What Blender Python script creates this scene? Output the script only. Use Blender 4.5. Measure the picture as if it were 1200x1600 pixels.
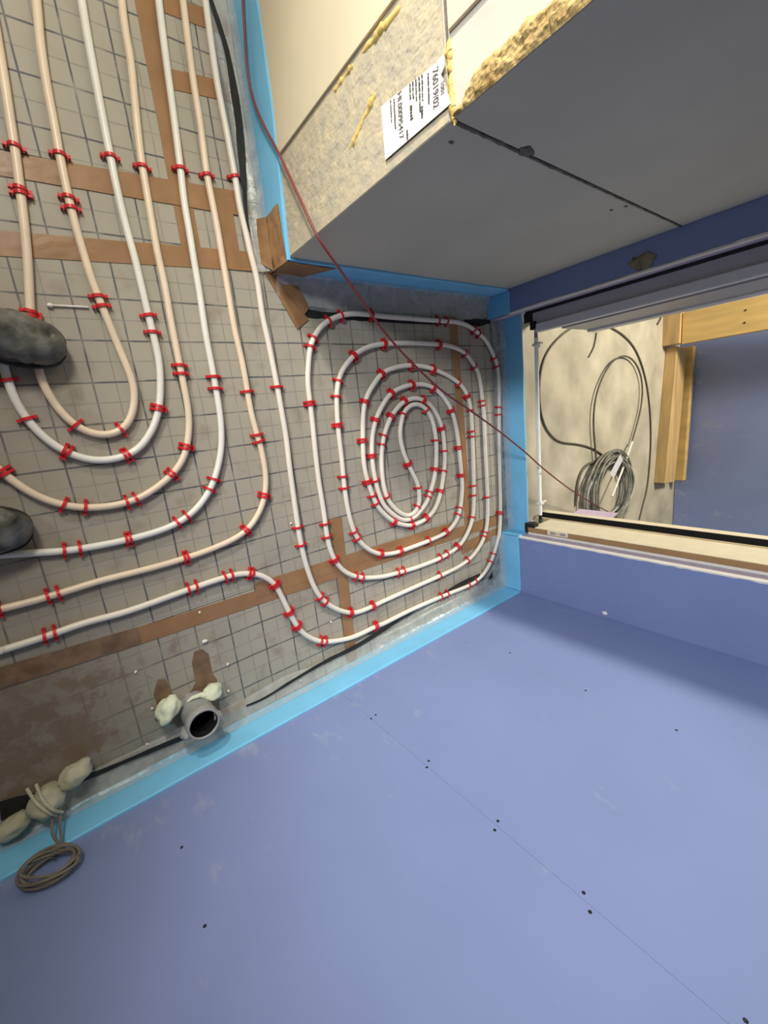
import bpy, bmesh, math, random
from mathutils import Vector, Matrix, noise
random.seed(7)
for o in list(bpy.data.objects): bpy.data.objects.remove(o)
SC = bpy.context.scene
COL = SC.collection

# ------------------------------------------------------------------ camera
# measured from the printed 10 cm grid on the floor panels
FPX = 654.59
C = Vector((-0.3047, -0.3594, 1.3019))
RT = Vector((0.78547, -0.10903, 0.60922)); DN = Vector((-0.22092, -0.96890, 0.11143)); FW = Vector((0.57812, -0.22212, -0.78514))
cd = bpy.data.cameras.new('camera'); cam = bpy.data.objects.new('camera', cd); COL.objects.link(cam)
m = Matrix.Identity(4)
for i in range(3):
    m[i][0] = RT[i]; m[i][1] = -DN[i]; m[i][2] = -FW[i]; m[i][3] = C[i]
cam.matrix_world = m
cd.sensor_fit = 'VERTICAL'; cd.sensor_height = 36.0; cd.sensor_width = 27.0
cd.lens = FPX / 1600 * 36.0; cd.clip_start = 0.02
SC.camera = cam
SC.view_settings.view_transform = 'Standard'; SC.view_settings.look = 'None'
SC.view_settings.gamma = 1.0; SC.view_settings.use_curve_mapping = False
SC.view_settings.exposure = 0.0
# ------------------------------------------------------------------ light
w = bpy.data.worlds.new('world'); SC.world = w; w.use_nodes = True
w.node_tree.nodes['Background'].inputs[0].default_value = (0.75, 0.8, 0.9, 1)
w.node_tree.nodes['Background'].inputs[1].default_value = 0.05
def light(name, kind, loc, energy, color, target=None, **kw):
    d = bpy.data.lights.new(name, kind); d.energy = energy; d.color = color
    for k, v in kw.items(): setattr(d, k, v)
    o = bpy.data.objects.new(name, d); COL.objects.link(o); o.location = loc
    if target: o.rotation_euler = (Vector(target) - Vector(loc)).to_track_quat('-Z', 'Y').to_euler()
    return o
# floodlight of the building site, standing behind the end of the partition wall
light('work_lamp', 'SPOT', (-0.56, 1.80, 1.25), 205, (1.0, 0.91, 0.76), (0.90, -1.29, 0.40), spot_size=math.radians(55), spot_blend=1.0, shadow_soft_size=0.07)
light('fill_spot', 'SPOT', (-1.75, 0.95, 1.95), 310, (0.97, 0.98, 1.0), (1.30, -1.05, 0.60), spot_size=math.radians(57), spot_blend=1.0, shadow_soft_size=0.18)  # added fill, no such lamp known: lifts the shaded wall beside the door
light('floor_fill', 'AREA', (-0.55, 1.30, 1.85), 33, (1.0, 0.94, 0.83), (-0.50, 1.25, 0), size=0.45)  # added unseen fill, hung below the ceiling to brighten the upper-left floor
light('hall_lamp', 'AREA', (2.85, 0.60, 2.1), 75, (1.0, 0.90, 0.70), (2.7, -0.3, 0), size=0.4)

# ------------------------------------------------------------------ helpers
def ray(x, y):
    return (RT * ((x - 600) / FPX) + DN * ((y - 800) / FPX) + FW).normalized()
def hit(x, y, ax, val):
    d = ray(x, y); return C + d * ((val - C[ax]) / d[ax])
def fl(x, y, z=0.0): return hit(x, y, 2, z)

def lin(c): return tuple((v / 12.92 if v <= 0.04045 else ((v + 0.055) / 1.055) ** 2.4) for v in c)
def s8(r, g, b): return lin((r / 255, g / 255, b / 255))
MATS = {}
def mat(name, col, rough=0.6, var=0.12, scale=18.0, bump=0.0, bscale=60.0, col2=None, metal=0.0, spec=0.4, stretch=None):
    if name in MATS: return MATS[name]
    M = bpy.data.materials.new(name); M.use_nodes = True; MATS[name] = M
    N = M.node_tree.nodes; L = M.node_tree.links; B = N['Principled BSDF']
    B.inputs['Roughness'].default_value = rough; B.inputs['Metallic'].default_value = metal
    B.inputs['Specular IOR Level'].default_value = spec
    tc = N.new('ShaderNodeTexCoord'); mp = N.new('ShaderNodeMapping'); L.new(tc.outputs['Object'], mp.inputs[0])
    if stretch: mp.inputs['Scale'].default_value = stretch
    nz = N.new('ShaderNodeTexNoise'); nz.inputs['Scale'].default_value = scale; nz.inputs['Detail'].default_value = 5
    L.new(mp.outputs[0], nz.inputs['Vector'])
    cr = N.new('ShaderNodeValToRGB'); L.new(nz.outputs['Fac'], cr.inputs[0])
    c2 = col2 or tuple(min(1, v * (1 + var)) for v in col)
    c1 = tuple(v * (1 - var) for v in col)
    cr.color_ramp.elements[0].position = 0.3; cr.color_ramp.elements[1].position = 0.7
    cr.color_ramp.elements[0].color = (*c1, 1); cr.color_ramp.elements[1].color = (*c2, 1)
    L.new(cr.outputs[0], B.inputs['Base Color'])
    if bump:
        n2 = N.new('ShaderNodeTexNoise'); n2.inputs['Scale'].default_value = bscale; n2.inputs['Detail'].default_value = 6
        L.new(mp.outputs[0], n2.inputs['Vector'])
        bp = N.new('ShaderNodeBump'); bp.inputs['Strength'].default_value = bump; bp.inputs['Distance'].default_value = 0.004
        L.new(n2.outputs['Fac'], bp.inputs['Height']); L.new(bp.outputs[0], B.inputs['Normal'])
    return M

def math_node(N, L, op, a, b=None, c=None):
    n = N.new('ShaderNodeMath'); n.operation = op
    for i, v in enumerate((a, b, c)):
        if v is None: continue
        if isinstance(v, (int, float)): n.inputs[i].default_value = v
        else: L.new(v, n.inputs[i])
    return n.outputs[0]
def mix(N, L, fac, a, b):
    n = N.new('ShaderNodeMix'); n.data_type = 'RGBA'
    if isinstance(fac, (int, float)): n.inputs[0].default_value = fac
    else: L.new(fac, n.inputs[0])
    for i, v in ((6, a), (7, b)):
        if isinstance(v, tuple): n.inputs[i].default_value = (*v, 1) if len(v) == 3 else v
        else: L.new(v, n.inputs[i])
    return n.outputs[2]

def grid_mat(name, ox, oy, dirt=0.0, tint=(0.385, 0.36, 0.295)):
    """insulation panel: film with a printed 5 cm grid, bolder every 10 cm"""
    M = bpy.data.materials.new(name); M.use_nodes = True
    N = M.node_tree.nodes; L = M.node_tree.links; B = N['Principled BSDF']
    tc = N.new('ShaderNodeTexCoord'); sp = N.new('ShaderNodeSeparateXYZ'); L.new(tc.outputs['Object'], sp.inputs[0])
    wn = N.new('ShaderNodeTexNoise'); wn.inputs['Scale'].default_value = 5; L.new(tc.outputs['Object'], wn.inputs['Vector'])
    wob = math_node(N, L, 'MULTIPLY', math_node(N, L, 'SUBTRACT', wn.outputs['Fac'], 0.5), 0.006)
    br = N.new('ShaderNodeTexNoise'); br.inputs['Scale'].default_value = 16; br.inputs['Detail'].default_value = 4; L.new(tc.outputs['Object'], br.inputs['Vector'])
    brk = N.new('ShaderNodeMapRange'); L.new(br.outputs['Fac'], brk.inputs[0])
    brk.inputs[1].default_value = 0.32; brk.inputs[2].default_value = 0.55; brk.inputs[3].default_value = 0.35; brk.inputs[4].default_value = 1.0
    def lines(pitch, half, soft):
        outs = []
        for ax, off in (('X', ox), ('Y', oy)):
            v = math_node(N, L, 'ADD', math_node(N, L, 'SUBTRACT', sp.outputs[ax], off), wob)
            d = math_node(N, L, 'PINGPONG', v, pitch / 2)
            mr = N.new('ShaderNodeMapRange'); L.new(d, mr.inputs[0])
            mr.inputs[1].default_value = half; mr.inputs[2].default_value = half + soft; mr.inputs[3].default_value = 1; mr.inputs[4].default_value = 0
            outs.append(mr.outputs[0])
        return math_node(N, L, 'MAXIMUM', outs[0], outs[1])
    bold = math_node(N, L, 'MULTIPLY', lines(0.1, 0.0012, 0.0018), brk.outputs[0])
    fine = math_node(N, L, 'MULTIPLY', math_node(N, L, 'MULTIPLY', lines(0.05, 0.0006, 0.0014), brk.outputs[0]), 0.42)
    ln = math_node(N, L, 'MULTIPLY', math_node(N, L, 'MAXIMUM', bold, fine), 0.9)
    pn = N.new('ShaderNodeTexNoise'); pn.inputs['Scale'].default_value = 4; pn.inputs['Detail'].default_value = 6; L.new(tc.outputs['Object'], pn.inputs['Vector'])
    base = mix(N, L, pn.outputs['Fac'], tuple(v * 0.86 for v in tint), tuple(v * 1.14 for v in tint))
    col = mix(N, L, ln, base, (0.045, 0.06, 0.085))
    # dried mud and spilt glue near the corner with the drain: brown, blotchy, with a shape of its own
    dn = N.new('ShaderNodeTexNoise'); dn.inputs['Scale'].default_value = 13; dn.inputs['Detail'].default_value = 9; dn.inputs['Roughness'].default_value = 0.7
    L.new(tc.outputs['Object'], dn.inputs['Vector'])
    vd = N.new('ShaderNodeVectorMath'); vd.operation = 'DISTANCE'; L.new(tc.outputs['Object'], vd.inputs[0]); vd.inputs[1].default_value = (-0.50, -1.05, 0)
    fall = N.new('ShaderNodeMapRange'); L.new(vd.outputs['Value'], fall.inputs[0])
    fall.inputs[1].default_value = 0.05; fall.inputs[2].default_value = 0.50; fall.inputs[3].default_value = 0.10; fall.inputs[4].default_value = -0.30
    msk = N.new('ShaderNodeMapRange'); L.new(math_node(N, L, 'ADD', dn.outputs['Fac'], fall.outputs[0]), msk.inputs[0])
    msk.inputs[1].default_value = 0.50; msk.inputs[2].default_value = 0.60; msk.inputs[3].default_value = 0; msk.inputs[4].default_value = dirt
    mud = mix(N, L, dn.outputs['Fac'], (0.10, 0.07, 0.045), (0.30, 0.23, 0.16))
    dust_shade = N.new('ShaderNodeMapRange'); L.new(math_node(N, L, 'ADD', sp.outputs['X'], math_node(N, L, 'MULTIPLY', dn.outputs['Fac'], 0.25)), dust_shade.inputs[0])
    dust_shade.inputs[1].default_value = 0.02; dust_shade.inputs[2].default_value = -0.35; dust_shade.inputs[3].default_value = 0; dust_shade.inputs[4].default_value = dirt * 0.92  # dust on the left, its tone also carrying the photographer's shadow
    col = mix(N, L, dust_shade.outputs[0], col, mix(N, L, pn.outputs['Fac'], (0.20, 0.175, 0.135), (0.29, 0.255, 0.20)))
    col = mix(N, L, msk.outputs[0], col, mud)
    # scattered rusty specks on the walked part
    d2 = N.new('ShaderNodeTexNoise'); d2.inputs['Scale'].default_value = 11; d2.inputs['Detail'].default_value = 8; L.new(tc.outputs['Object'], d2.inputs['Vector'])
    m2 = N.new('ShaderNodeMapRange'); L.new(d2.outputs['Fac'], m2.inputs[0]); m2.inputs[1].default_value = 0.57; m2.inputs[2].default_value = 0.70; m2.inputs[3].default_value = 0; m2.inputs[4].default_value = 0.45 * min(1, dirt + 0.25)
    col = mix(N, L, m2.outputs[0], col, (0.17, 0.11, 0.065))
    L.new(col, B.inputs['Base Color']); B.inputs['Roughness'].default_value = 0.5; B.inputs['Specular IOR Level'].default_value = 0.3
    bp = N.new('ShaderNodeBump'); bp.inputs['Strength'].default_value = 0.25; bp.inputs['Distance'].default_value = 0.003
    L.new(dn.outputs['Fac'], bp.inputs['Height']); L.new(bp.outputs[0], B.inputs['Normal'])
    return M

def film_mat():
    M = bpy.data.materials.new('clear_film'); M.use_nodes = True
    N = M.node_tree.nodes; L = M.node_tree.links; B = N['Principled BSDF']
    B.inputs['Base Color'].default_value = (0.62, 0.66, 0.66, 1); B.inputs['Roughness'].default_value = 0.22
    tr = N.new('ShaderNodeBsdfTransparent'); mx = N.new('ShaderNodeMixShader')
    nz = N.new('ShaderNodeTexNoise'); nz.inputs['Scale'].default_value = 22; nz.inputs['Detail'].default_value = 5
    tc = N.new('ShaderNodeTexCoord'); L.new(tc.outputs['Object'], nz.inputs['Vector'])
    mr = N.new('ShaderNodeMapRange'); L.new(nz.outputs['Fac'], mr.inputs[0]); mr.inputs[1].default_value = 0.3; mr.inputs[2].default_value = 0.7; mr.inputs[3].default_value = 0.22; mr.inputs[4].default_value = 0.5
    L.new(mr.outputs[0], mx.inputs[0]); L.new(tr.outputs[0], mx.inputs[1]); L.new(B.outputs[0], mx.inputs[2])
    L.new(mx.outputs[0], N['Material Output'].inputs['Surface'])
    bp = N.new('ShaderNodeBump'); bp.inputs['Strength'].default_value = 0.5; bp.inputs['Distance'].default_value = 0.006
    L.new(nz.outputs['Fac'], bp.inputs['Height']); L.new(bp.outputs[0], B.inputs['Normal'])
    return M

M_BLUE = mat('blue_plasterboard', (0.205, 0.265, 0.50), 0.5, 0.05, 3.0, 0.06, 140)
def scuff(M):
    N = M.node_tree.nodes; L = M.node_tree.links; B = N['Principled BSDF']; old = B.inputs['Base Color'].links[0].from_socket
    tc = N.new('ShaderNodeTexCoord'); sp = N.new('ShaderNodeSeparateXYZ'); L.new(tc.outputs['Object'], sp.inputs[0])
    mp = N.new('ShaderNodeMapping'); mp.inputs['Scale'].default_value = (1.0, 1.0, 0.55); L.new(tc.outputs['Object'], mp.inputs[0])
    n1 = N.new('ShaderNodeTexNoise'); n1.inputs['Scale'].default_value = 11; n1.inputs['Detail'].default_value = 9; n1.inputs['Roughness'].default_value = 0.72; L.new(mp.outputs[0], n1.inputs['Vector'])
    low = N.new('ShaderNodeMapRange'); L.new(sp.outputs['Z'], low.inputs[0]); low.inputs[1].default_value = 0.12; low.inputs[2].default_value = 0.5; low.inputs[3].default_value = 0.10; low.inputs[4].default_value = 0.0
    mk = N.new('ShaderNodeMapRange'); L.new(math_node(N, L, 'ADD', n1.outputs['Fac'], low.outputs[0]), mk.inputs[0]); mk.inputs[1].default_value = 0.64; mk.inputs[2].default_value = 0.78; mk.inputs[3].default_value = 0; mk.inputs[4].default_value = 0.32
    L.new(mix(N, L, mk.outputs[0], old, (0.50, 0.50, 0.52)), B.inputs['Base Color'])
scuff(M_BLUE)
M_NAVY = M_BLUE
M_STRIP = mat('blue_foam', (0.20, 0.56, 0.86), 0.55, 0.06, 9, 0.08, 90)
M_TAPE = mat('brown_tape', (0.30, 0.165, 0.075), 0.38, 0.14, 12, 0.15, 30, spec=0.5)
M_TAPED = mat('dirty_tape', (0.20, 0.125, 0.075), 0.6, 0.3, 22, 0.3, 50)
M_CREAMP = mat('pipe_cream', (0.80, 0.66, 0.50), 0.32, 0.05, 20)
M_WHITEP = mat('pipe_white', (0.80, 0.79, 0.72), 0.32, 0.04, 20)
M_SPIRP = mat('pipe_ivory', (0.80, 0.745, 0.65), 0.32, 0.05, 9)
M_RED = mat('red_plastic', (0.62, 0.022, 0.03), 0.35, 0.1, 40)
M_CREAM = mat('cream_board', (0.66, 0.59, 0.43), 0.7, 0.05, 5, 0.06, 60)
M_ROUGH = mat('rough_block', (0.44, 0.41, 0.33), 0.95, 0.14, 34, 0.3, 160, col2=(0.53, 0.46, 0.31))
M_GREY = mat('grey_skim', (0.53, 0.52, 0.44), 0.8, 0.06, 4, 0.06, 70)
M_WBLK = mat('white_block', (0.54, 0.50, 0.43), 0.85, 0.06, 8, 0.12, 60)
M_CHIP = mat('chipped_block', (0.40, 0.26, 0.085), 0.95, 0.3, 40, 0.8, 120, col2=(0.58, 0.43, 0.19))
M_MORT = mat('mortar', (0.16, 0.145, 0.12), 0.95, 0.3, 40, 0.8, 120)
M_CONC = mat('concrete', (0.44, 0.41, 0.33), 0.85, 0.24, 4.5, 0.2, 40, col2=(0.56, 0.52, 0.42))
M_WOOD = mat('pine', (0.60, 0.42, 0.17), 0.6, 0.16, 6, 0.1, 30, stretch=(3, 3, 0.5))
M_WOODY = mat('pine_lying', (0.52, 0.36, 0.17), 0.6, 0.2, 6, 0.1, 30, stretch=(3, 0.5, 3))
M_MDF = mat('brown_mdf', (0.36, 0.22, 0.10), 0.5, 0.08, 20)
M_CRW = mat('cream_wood', (0.84, 0.76, 0.56), 0.45, 0.05, 20)
M_WHITE = mat('white_paint', (0.82, 0.80, 0.76), 0.5, 0.04, 20)
M_LILAC = mat('lilac_board', (0.56, 0.50, 0.60), 0.7, 0.08, 20)
M_FRGREY = mat('frame_grey', (0.40, 0.41, 0.45), 0.42, 0.05, 9)
M_FRLIGHT = mat('frame_light', (0.62, 0.64, 0.68), 0.35, 0.04, 9)
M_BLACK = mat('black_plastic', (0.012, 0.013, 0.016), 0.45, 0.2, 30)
M_GAP = mat('black_gap', (0.018, 0.017, 0.016), 0.7, 0.4, 30, 0.4, 60)
M_PVC = mat('grey_pvc', (0.33, 0.34, 0.34), 0.5, 0.14, 30, 0.2, 60)
M_FOAM = mat('pale_foam', (0.70, 0.76, 0.58), 0.6, 0.1, 40, 0.3, 40)
M_FOAMD = mat('dusty_foam', (0.47, 0.46, 0.34), 0.8, 0.16, 30, 0.4, 40)
M_CABLE = mat('red_cable', (0.19, 0.036, 0.04), 0.4, 0.1, 30)
M_DKC = mat('dark_cable', (0.10, 0.09, 0.07), 0.5, 0.2, 30)
M_GRC = mat('grey_cable', (0.20, 0.20, 0.165), 0.45, 0.35, 30)
M_WIRE = mat('brown_wire', (0.17, 0.15, 0.125), 0.6, 0.2, 30)
M_PAPER = mat('label_paper', (0.85, 0.84, 0.78), 0.7, 0.03, 30)
M_INK = mat('ink', (0.05, 0.045, 0.05), 0.7, 0.2, 30)
M_SHOE = mat('shoe_dark', (0.022, 0.024, 0.022), 0.5, 0.4, 20, 0.3, 30)
M_COVER = mat('shoe_cover', (0.045, 0.048, 0.042), 0.3, 0.7, 22, 0.6, 45, col2=(0.19, 0.19, 0.165))
M_ROOM = mat('bare_wall', (0.45, 0.43, 0.40), 0.9, 0.06, 4)
M_METAL = mat('zinc', (0.5, 0.5, 0.5), 0.35, 0.1, 30, metal=0.8)
M_CRUMB = mat('plaster_crumb', (0.80, 0.77, 0.70), 0.9, 0.1, 50)
M_FILM = film_mat()

def mesh_obj(name, verts, faces, material, parent=None, smooth=False):
    me = bpy.data.meshes.new(name); me.from_pydata([tuple(v) for v in verts], [], faces); me.validate(); me.update()
    return link(name, me, material, parent, smooth)
def link(name, me, material, parent=None, smooth=False):
    if material:
        for mm in (material if isinstance(material, list) else [material]): me.materials.append(mm)
    if smooth:
        for p in me.polygons: p.use_smooth = True
    o = bpy.data.objects.new(name, me); COL.objects.link(o)
    if parent:
        o.parent = parent; o.matrix_parent_inverse = Matrix.Translation(parent.location).inverted() @ Matrix.Identity(4) if False else parent.matrix_basis.inverted()
    return o
def bm_obj(name, bm, material, parent=None, smooth=False):
    bmesh.ops.recalc_face_normals(bm, faces=bm.faces)
    me = bpy.data.meshes.new(name); bm.to_mesh(me); bm.free()
    return link(name, me, material, parent, smooth)
def box_bm(x0, x1, y0, y1, z0, z1, bev=0.0, bm=None):
    new = bm is None
    bm = bm or bmesh.new()
    vs = [bm.verts.new((x, y, z)) for x in (x0, x1) for y in (y0, y1) for z in (z0, z1)]
    fs = [bm.faces.new([vs[i] for i in f]) for f in ((0, 1, 3, 2), (4, 6, 7, 5), (0, 4, 5, 1), (2, 3, 7, 6), (0, 2, 6, 4), (1, 5, 7, 3))]
    if bev and new: bmesh.ops.bevel(bm, geom=bm.edges[:], offset=bev, segments=2, profile=0.5, affect='EDGES')
    return bm
def box(name, x0, x1, y0, y1, z0, z1, material, parent=None, bev=0.0):
    return bm_obj(name, box_bm(min(x0, x1), max(x0, x1), min(y0, y1), max(y0, y1), min(z0, z1), max(z0, z1), bev), material, parent)
def tag(o, label=None, cat=None, group=None, kind=None):
    if label: o['label'] = label
    if cat: o['category'] = cat
    if group: o['group'] = group
    if kind: o['kind'] = kind
    return o
def empty(name, loc=(0, 0, 0)):
    o = bpy.data.objects.new(name, None); COL.objects.link(o); o.location = loc; bpy.context.view_layer.update() if False else None
    o.matrix_basis = Matrix.Translation(loc); o.empty_display_size = 0.02
    return o

def catmull(P, step, closed=False):
    P = [Vector(p) for p in P]; out = []
    n = len(P)
    for i in range(n if closed else n - 1):
        if closed: p0, p1, p2, p3 = P[(i - 1) % n], P[i], P[(i + 1) % n], P[(i + 2) % n]
        else: p0, p1, p2, p3 = P[max(i - 1, 0)], P[i], P[i + 1], P[min(i + 2, n - 1)]
        k = max(1, int((p2 - p1).length / step))
        for j in range(k):
            t = j / k
            out.append(0.5 * ((2 * p1) + (p2 - p0) * t + (2 * p0 - 5 * p1 + 4 * p2 - p3) * t * t + (3 * p1 - p0 - 3 * p2 + p3) * t ** 3))
    if not closed: out.append(P[-1])
    return out
def smooth(P, it):
    P = [p.copy() for p in P]
    for _ in range(it):
        Q = [p.copy() for p in P]
        for i in range(1, len(P) - 1): Q[i] = P[i] * 0.5 + (P[i - 1] + P[i + 1]) * 0.25
        P = Q
    return P
def tube_data(P, r, n=10, closed=False, cap=True):
    V = []; Fc = []; N = len(P); up = None
    for i in range(N):
        t = (P[(i + 1) % N] - P[i - 1]) if closed else (P[min(i + 1, N - 1)] - P[max(i - 1, 0)])
        if t.length < 1e-9: t = Vector((1, 0, 0))
        t.normalize()
        if up is None: up = Vector((0, 0, 1)) if abs(t.z) < 0.9 else Vector((1, 0, 0))
        a = up - t * up.dot(t)
        if a.length < 1e-6: a = t.orthogonal()
        a.normalize(); b = t.cross(a); up = a
        rr = r[i] if isinstance(r, list) else r
        for k in range(n):
            an = 2 * math.pi * k / n
            V.append(P[i] + a * (rr * math.cos(an)) + b * (rr * math.sin(an)))
    for i in range(N if closed else N - 1):
        j = (i + 1) % N
        for k in range(n):
            Fc.append((i * n + k, i * n + (k + 1) % n, j * n + (k + 1) % n, j * n + k))
    if cap and not closed:
        Fc.append(tuple(range(n))); Fc.append(tuple(range((N - 1) * n, N * n))[::-1])
    return V, Fc
def tube(name, P, r, material, parent=None, n=10, closed=False):
    V, Fc = tube_data(P, r, n, closed)
    return mesh_obj(name, V, Fc, material, parent, True)
def lathe_bm(profile, n=24, bm=None):
    bm = bm or bmesh.new(); rings = []
    for r, z in profile:
        rings.append([bm.verts.new((r * math.cos(2 * math.pi * k / n), r * math.sin(2 * math.pi * k / n), z)) for k in range(n)])
    for a, b in zip(rings, rings[1:]):
        for k in range(n): bm.faces.new((a[k], a[(k + 1) % n], b[(k + 1) % n], b[k]))
    return bm
def blob(name, loc, sc, material, parent=None, amp=0.25, seed=0, rot=0.0, freq=1.6):
    bm = bmesh.new(); bmesh.ops.create_icosphere(bm, subdivisions=3, radius=1)
    for v in bm.verts:
        d = noise.noise(v.co * freq + Vector((seed * 3.1, seed * 1.7, 0))) * amp + noise.noise(v.co * freq * 2.5 + Vector((seed, 0, 5))) * amp * 0.4
        v.co *= 1 + d
        v.co = Vector((v.co.x * sc[0], v.co.y * sc[1], v.co.z * sc[2]))
    bmesh.ops.rotate(bm, verts=bm.verts, cent=(0, 0, 0), matrix=Matrix.Rotation(rot, 3, 'Z'))
    bmesh.ops.translate(bm, verts=bm.verts, vec=loc)
    return bm_obj(name, bm, material, parent, True)
def struct(o): o['kind'] = 'structure'; return o

# ------------------------------------------------------------------ room dimensions (metres)
YR = -1.29      # right wall
YP = 0.108      # long face of the partition
XE = 0.335      # end face of the partition
XB = 1.36       # wall with the door opening
YJR, YJL = -1.0, 0.01
HT = 2.6; ZS = 0.12
# ---- floor slab with insulation panels
floor_o = struct(box('floor', -2.4, 1.42, -1.40, 2.4, -0.12, -0.02, M_CONC))
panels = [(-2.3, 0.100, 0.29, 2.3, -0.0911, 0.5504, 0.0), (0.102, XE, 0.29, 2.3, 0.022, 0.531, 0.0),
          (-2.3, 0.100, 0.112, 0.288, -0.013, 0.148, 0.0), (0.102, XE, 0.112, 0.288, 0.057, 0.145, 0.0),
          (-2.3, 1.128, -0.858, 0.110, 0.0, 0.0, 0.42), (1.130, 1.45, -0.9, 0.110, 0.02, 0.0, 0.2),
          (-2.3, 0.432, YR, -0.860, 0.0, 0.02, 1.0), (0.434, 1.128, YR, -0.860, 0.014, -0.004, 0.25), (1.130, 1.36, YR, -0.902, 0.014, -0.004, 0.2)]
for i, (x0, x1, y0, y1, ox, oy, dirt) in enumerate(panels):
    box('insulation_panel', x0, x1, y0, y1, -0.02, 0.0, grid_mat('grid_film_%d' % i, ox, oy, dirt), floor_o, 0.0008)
# ---- right wall: plasterboards
wr = struct(box('wall_right', -2.4, 1.60, YR - 0.11, YR - 0.0125, -0.1, HT, M_ROOM))
boards = [(-2.15, -0.9005), (-0.90, 0.2897), (0.2902, XB)]
for x0, x1 in boards:
    box('plasterboard', x0, x1, YR - 0.0125, YR, 0.0, HT, M_BLUE, wr, 0.0004)
scr = [(284, 1324), (320, 1447), (587, 1117), (580, 1123), (670, 1189), (667, 1199), (778, 1283), (773, 1297), (912, 1395), (922, 1425), (1165, 1595), (1057, 1141), (915, 1079), (797, 1020)]
sme = None
for x, y in scr:
    p = hit(x, y, 1, YR)
    bm = lathe_bm([(0.0005, 0.0006), (0.0028, 0.0009), (0.0036, 0.0002), (0.0036, -0.002)], 10)
    if sme is None:
        sme = bpy.data.meshes.new('screw'); bm.to_mesh(sme); sme.materials.append(M_BLACK)
    bm.free()
    o = bpy.data.objects.new('screw', sme); COL.objects.link(o); o.parent = wr
    o.location = (p.x, YR, p.z); o.rotation_euler = (-math.pi / 2, 0, 0)
# ---- wall with the door opening
wb = struct(box('wall_back', XB + 0.0125, 1.70, YR - 0.11, YJR - 0.0125, -0.1, HT, M_ROOM))
box('plasterboard', XB, XB + 0.0125, YR, YJR, 0.0, HT, M_BLUE, wb, 0.0006)
box('reveal_board', XB + 0.001, 1.70, YJR - 0.0125, YJR, 0.0, HT, M_LILAC, wb)
box('wall_core', XB + 0.0125, 1.70, YJL + 0.0125, 2.4, -0.1, HT, M_ROOM, wb)
box('plasterboard', XB, XB + 0.0125, YJL, YP, 0.0, HT, M_BLUE, wb, 0.0006)
box('reveal_board', XB + 0.001, 1.70, YJL, YJL + 0.0125, 0.0, HT, M_LILAC, wb)
box('lintel', XB, 1.70, YJR, YJL, 2.08, HT, M_BLUE, wb)
# ragged white plaster bead on the two outer edges of the opening
def bead(y, sgn):
    V = []; F = []; n = 90
    for i in range(n + 1):
        z = 0.11 + (2.08 - 0.11) * i / n
        wv = 0.006 + 0.004 * noise.noise(Vector((0, y * 9, z * 14))) + 0.003 * noise.noise(Vector((3, y, z * 45)))
        V += [(XB - 0.0015, y - sgn * wv, z), (XB - 0.003, y, z), (XB + 0.012, y + sgn * 0.0015, z), (XB + 0.02, y + sgn * 0.0002, z)]
    for i in range(n):
        for k in range(3): F.append((i * 4 + k, i * 4 + k + 1, i * 4 + k + 5, i * 4 + k + 4))
    return mesh_obj('corner_bead', V, F, M_WHITE, wb)
bead(YJR, 1); bead(YJL, -1)
def dab(name, loc, size, normal_axis, material, parent, seed):
    sc = [size, size * 0.8, size]; sc[normal_axis] = 0.004
    return blob(name, loc, sc, material, parent, 0.35, seed)
p = hit(945, 958, 0, XB); dab('plaster_dab', p, 0.011, 0, M_WHITE, wb, 3)
p = hit(1005, 400, 0, XB); blob('mortar_dab', (XB, p.y - 0.015, p.z), (0.005, 0.026, 0.042), mat('olive_mortar', (0.26, 0.23, 0.15), 0.9, 0.35, 30, 0.5, 60), wb, 0.6, 5, 0, 2.4)
# ---- partition: big blocks, grey skim on the long face, bare end towards the lamp
wp = struct(box('wall_partition', XE + 0.02, XB + 0.012, 0.36, 2.4, -0.1, HT, M_ROOM))
def block(name, y1, z0, z1, endmat):
    bm = box_bm(XE, XB, YP, y1, z0, z1, 0.002)
    o = bm_obj(name, bm, [M_GREY, endmat], wp)
    for pl in o.data.polygons:
        if pl.normal.x < -0.7: pl.material_index = 1
    return o
ZJ = 0.742
block('block', 0.36, 0.0, ZJ, M_ROUGH)
block('block', 0.36, ZJ + 0.008, 1.49, M_WBLK)
block('block', 0.36, 1.498, HT, M_WBLK)
box('mortar_bed', XE + 0.004, XB, YP + 0.003, 0.36, ZJ, ZJ + 0.008, M_MORT, wp)
# cream boards covering the end of the wall beyond the bare strip
box('cream_board', XE - 0.006, XE + 0.02, 0.345, 2.4, 0.0, ZJ + 0.004, M_CREAM, wp, 0.0015)
box('cream_board', XE - 0.006, XE + 0.02, 0.223, 2.4, ZJ + 0.014, 1.9, M_CREAM, wp, 0.0015)
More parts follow.
